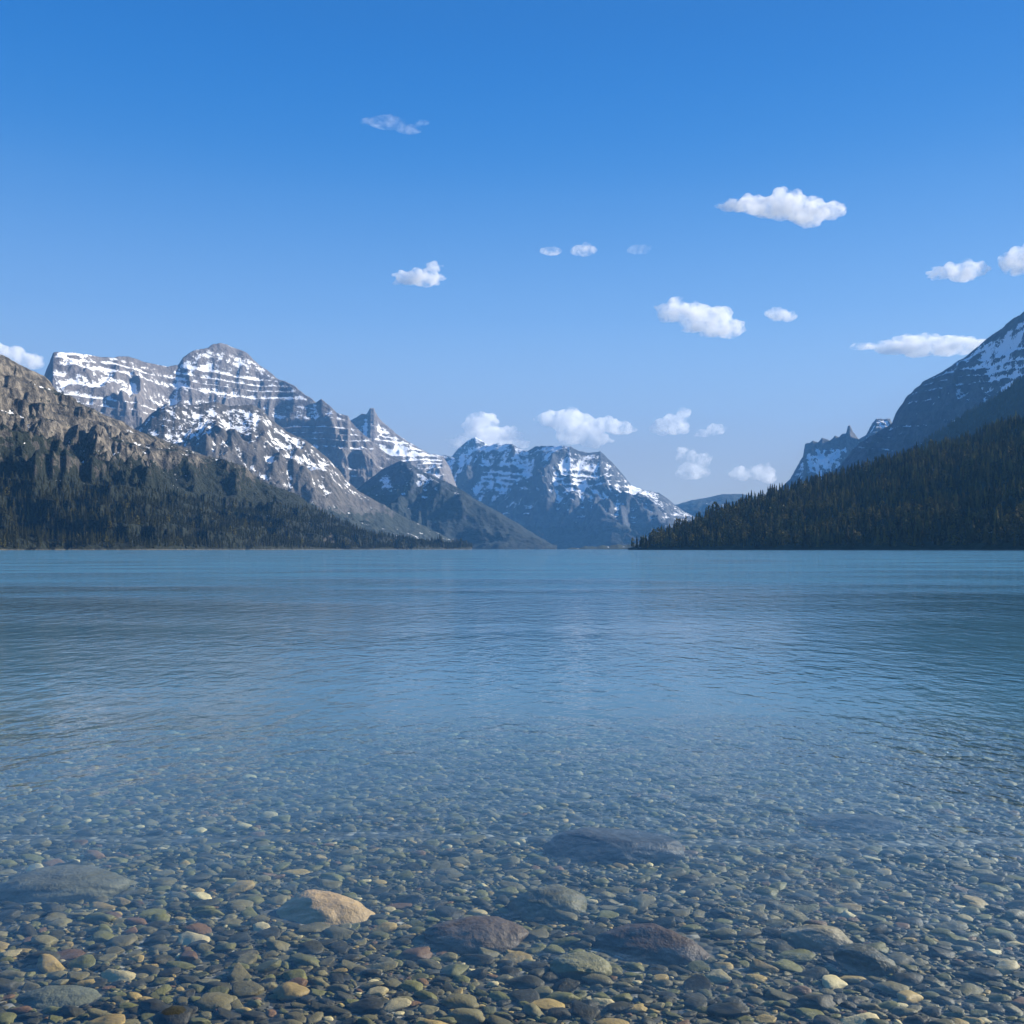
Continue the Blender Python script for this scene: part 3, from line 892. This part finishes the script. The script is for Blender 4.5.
ad = N(nt, "ShaderNodeAddShader"); L(nt, va.outputs[0], ad.inputs[0]); L(nt, vsc.outputs[0], ad.inputs[1])
o = N(nt, "ShaderNodeOutputMaterial"); L(nt, mx.outputs[0], o.inputs["Surface"]); L(nt, ad.outputs[0], o.inputs["Volume"])

wy = np.concatenate([[1.25, 3, 6, 10], 16 * 1.45 ** np.arange(0, 18)]); wy = np.append(wy[wy < 10500], 10500.0)
wxs = np.array([-8500, -3000, -1000, -300, -80, -20, 0, 20, 80, 300, 1000, 3000, 8500.0])
zb = BED_MIN - 2
WX, WY = np.meshgrid(wxs, wy)
nr, nc = WX.shape
idx = np.arange(nr * nc).reshape(nr, nc)
top = np.stack([idx[:-1, :-1], idx[:-1, 1:], idx[1:, 1:], idx[1:, :-1]], -1).reshape(-1, 4)
bot = top[:, ::-1] + nr * nc
rim = np.concatenate([idx[0, :], idx[1:, -1], idx[-1, -2::-1], idx[-2:0:-1, 0]])
rim2 = np.roll(rim, -1)
side = np.stack([rim, rim + nr * nc, rim2 + nr * nc, rim2], -1)
Vt = np.stack([WX, WY, 0 * WX], -1).reshape(-1, 3)
Vb = Vt + np.array([0, 0, zb])
o = link("lake_water", mesh_np("lake_water", np.concatenate([Vt, Vb]), np.concatenate([top, bot, side]), M_water, False))
tag(o, "clear rippled blue lake water from the pebble shallows to the far shore", "lake", None, "structure")

# ------------------------------------------------------------------ haze
HZ = 3.5e-5
M_haze, nt = new_mat("haze_air")
pv = N(nt, "ShaderNodeVolumePrincipled")
pv.inputs["Color"].default_value = (.17, .49, 1.0, 1)
pv.inputs["Density"].default_value = HZ
pv.inputs["Anisotropy"].default_value = .1
o = N(nt, "ShaderNodeOutputMaterial"); L(nt, pv.outputs[0], o.inputs["Volume"])
x0, x1, y0, y1, z0, z1 = -9500, 9500, -300, 12600, zb - 1, 1700
Vh = np.array([(x, y, z) for z in (z0, z1) for y in (y0, y1) for x in (x0, x1)], float)
Fh = np.array([(0, 2, 3, 1), (4, 5, 7, 6), (0, 1, 5, 4), (2, 6, 7, 3), (0, 4, 6, 2), (1, 3, 7, 5)])
o = link("haze", mesh_np("haze", Vh, Fh, M_haze, False))
tag(o, "thin blue haze filling the air over the lake and mountains", "haze", None, "stuff")

# ------------------------------------------------------------------ clouds
def cloud_mat(name, dens, nscale, cut):
    m, nt = new_mat(name)
    geo = N(nt, "ShaderNodeNewGeometry")
    n1 = noise_n(nt, geo.outputs["Position"], nscale, 6, .62, .4)
    d = math_n(nt, 'MULTIPLY', ramp(nt, n1, cut, cut + .36), dens)
    pv = N(nt, "ShaderNodeVolumePrincipled")
    pv.inputs["Color"].default_value = (1, 1, 1, 1)
    pv.inputs["Anisotropy"].default_value = .0
    L(nt, d, pv.inputs["Density"])
    o = N(nt, "ShaderNodeOutputMaterial"); L(nt, pv.outputs[0], o.inputs["Volume"])
    return m


CM = {"puff": cloud_mat("cloud_puff", .010, .0070, .35), "thin": cloud_mat("cloud_thin", .0085, .0065, .40), "wisp": cloud_mat("cloud_wisp", .0032, .004, .38)}
# lobes: px, py, rx, ry
CLOUDS = [
    ("wisp", "thin stretched wisp high in the sky left of centre", [(370, 120, 14, 2.6), (388, 124, 22, 3.6), (408, 126, 16, 3), (422, 123, 9, 2.2)]),
    ("puff", "largest bright flat bottomed cloud high on the right", [(735, 207, 18, 6), (757, 203, 20, 10), (780, 208, 26, 15), (808, 212, 24, 14), (828, 212, 14, 10)]),
    ("puff", "small bright cloud above the lake left of centre with a raised right tip", [(408, 280, 13, 8), (424, 277, 15, 10), (434, 269, 7, 7)]),
    ("thin", "thin pale double cloud in the middle of the sky", [(551, 252, 13, 4), (583, 252, 16, 6)]),
    ("wisp", "faintest tiny wisp right of the thin double cloud", [(640, 248, 14, 5)]),
    ("puff", "white puffy cloud sloping down to the right, in the middle right of the sky", [(674, 312, 15, 12), (697, 317, 20, 15), (718, 323, 18, 17), (733, 331, 10, 9)]),
    ("puff", "tiny round white cloud right of the sloping puffy cloud", [(776, 315, 10, 7), (787, 318, 9, 6)]),
    ("puff", "small white cloud near the right edge, left of the one cut by the frame", [(945, 272, 14, 7), (963, 271, 18, 11), (978, 271, 9, 8)]),
    ("puff", "white cloud cut off by the right edge of the picture", [(1016, 264, 13, 13), (1034, 258, 20, 17)]),
    ("puff", "long flat white cloud touching the slope of the right mountain", [(895, 350, 24, 7), (922, 345, 24, 13), (948, 345, 26, 12), (974, 347, 20, 7)]),
    ("thin", "faint trailing wisp left of the long flat cloud by the right mountain", [(862, 347, 16, 4), (884, 350, 12, 5)]),
    ("puff", "white cloud standing on the small snowy peak", [(464, 443, 14, 9), (480, 430, 18, 14), (487, 421, 10, 9), (504, 436, 18, 9), (494, 444, 24, 10)]),
    ("puff", "tall white cloud resting on the summit of the central mountain", [(548, 420, 10, 8), (565, 420, 18, 14), (578, 430, 20, 16), (592, 440, 15, 11)]),
    ("puff", "small oval cloud just right of the cloud on the central summit", [(608, 425, 10, 9), (620, 428, 13, 8)]),
    ("puff", "small white cloud with a horn at its right, above the gap in the mountains", [(663, 427, 11, 9), (675, 425, 12, 11), (684, 415, 5, 7)]),
    ("thin", "faint small cloud right of the horned cloud", [(702, 434, 9, 5), (716, 430, 11, 7)]),
    ("thin", "pale pink double lobed cloud below the horned cloud", [(687, 458, 12, 11), (702, 460, 11, 9), (692, 471, 17, 10)]),
    ("thin", "pale cloud low over the forested hill", [(740, 474, 13, 9), (760, 473, 16, 10), (770, 478, 9, 7)]),
    ("puff", "bright cloud peeping out behind the left cliffs", [(-5, 352, 14, 9), (12, 358, 16, 11), (30, 362, 14, 9)]),
]
CD = 14500.0
from mathutils import noise as mnoise
for k, (typ, lab, lobes) in enumerate(CLOUDS):
    rr = random.Random(70 + k)
    bm = __import__("bmesh").new()
    import bmesh
    mean_r = sum(l[3] for l in lobes) / len(lobes) * CD / F
    cx0 = sum(l[0] for l in lobes) / len(lobes); cy0 = sum(l[1] for l in lobes) / len(lobes)
    dx0, dz0 = ray(cx0, cy0)
    org = Vector((float(dx0) * CD, CD, CAM_H + float(dz0) * CD))
    def add(p, r):
        ret = bmesh.ops.create_icosphere(bm, subdivisions=3, radius=1.0)
        for v in ret['verts']:
            v.co = Vector((v.co.x * r[0], v.co.y * r[1], v.co.z * r[2])) + p
    for (lx, ly, rx, ry) in lobes:
        dx, dz = ray(lx, ly)
        c_ = Vector((float(dx) * CD, CD + rr.uniform(-.5, .5) * rx * CD / F, CAM_H + float(dz) * CD)) - org
        rx_, rz_ = rx * CD / F, ry * CD / F
        add(c_, (rx_ * .9, rx_ * .8, rz_ * .85))
        if typ == "puff":
            for j in range(3):
                a = rr.uniform(0, 6.28)
                add(c_ + Vector((math.cos(a) * rx_ * 1.05, rr.uniform(-.4, .4) * rx_, math.sin(a) * rz_ * .75)), (rx_ * rr.uniform(.35, .6), rx_ * .4, rz_ * rr.uniform(.12, .24)))
        for j in range(14 if typ == "puff" else 6):
            a, b = rr.uniform(0, 6.28), rr.uniform(-.4, 1.2)
            q_ = Vector((math.cos(a) * math.cos(b) * rx_ * .85, math.sin(a) * math.cos(b) * rx_ * .75, math.sin(b) * rz_ * .8))
            s_ = rz_ * rr.uniform(.22, .48)
            add(c_ + q_, (s_ * 1.35, s_ * 1.3, s_))
    me0 = bpy.data.meshes.new("cloud"); bm.to_mesh(me0); bm.free()
    tmp = bpy.data.objects.new("cloud", me0); col.objects.link(tmp)
    md = tmp.modifiers.new("r", 'REMESH'); md.mode = 'VOXEL'; md.voxel_size = max(mean_r / 7.0, 9)
    dg = bpy.context.evaluated_depsgraph_get()
    me = bpy.data.meshes.new_from_object(tmp.evaluated_get(dg))
    tmp.modifiers.clear(); tmp.data = me; bpy.data.meshes.remove(me0)
    for v in me.vertices:
        p = v.co / (mean_r * .8)
        v.co += v.normal * (mnoise.fractal(p + Vector((k * 7.1, 0, 0)), .9, 2.0, 4) * mean_r * .16)
    me.name = "cloud"
    me.materials.clear(); me.materials.append(CM[typ])
    tmp.location = org
    tag(tmp, lab, "cloud", "fair weather clouds")
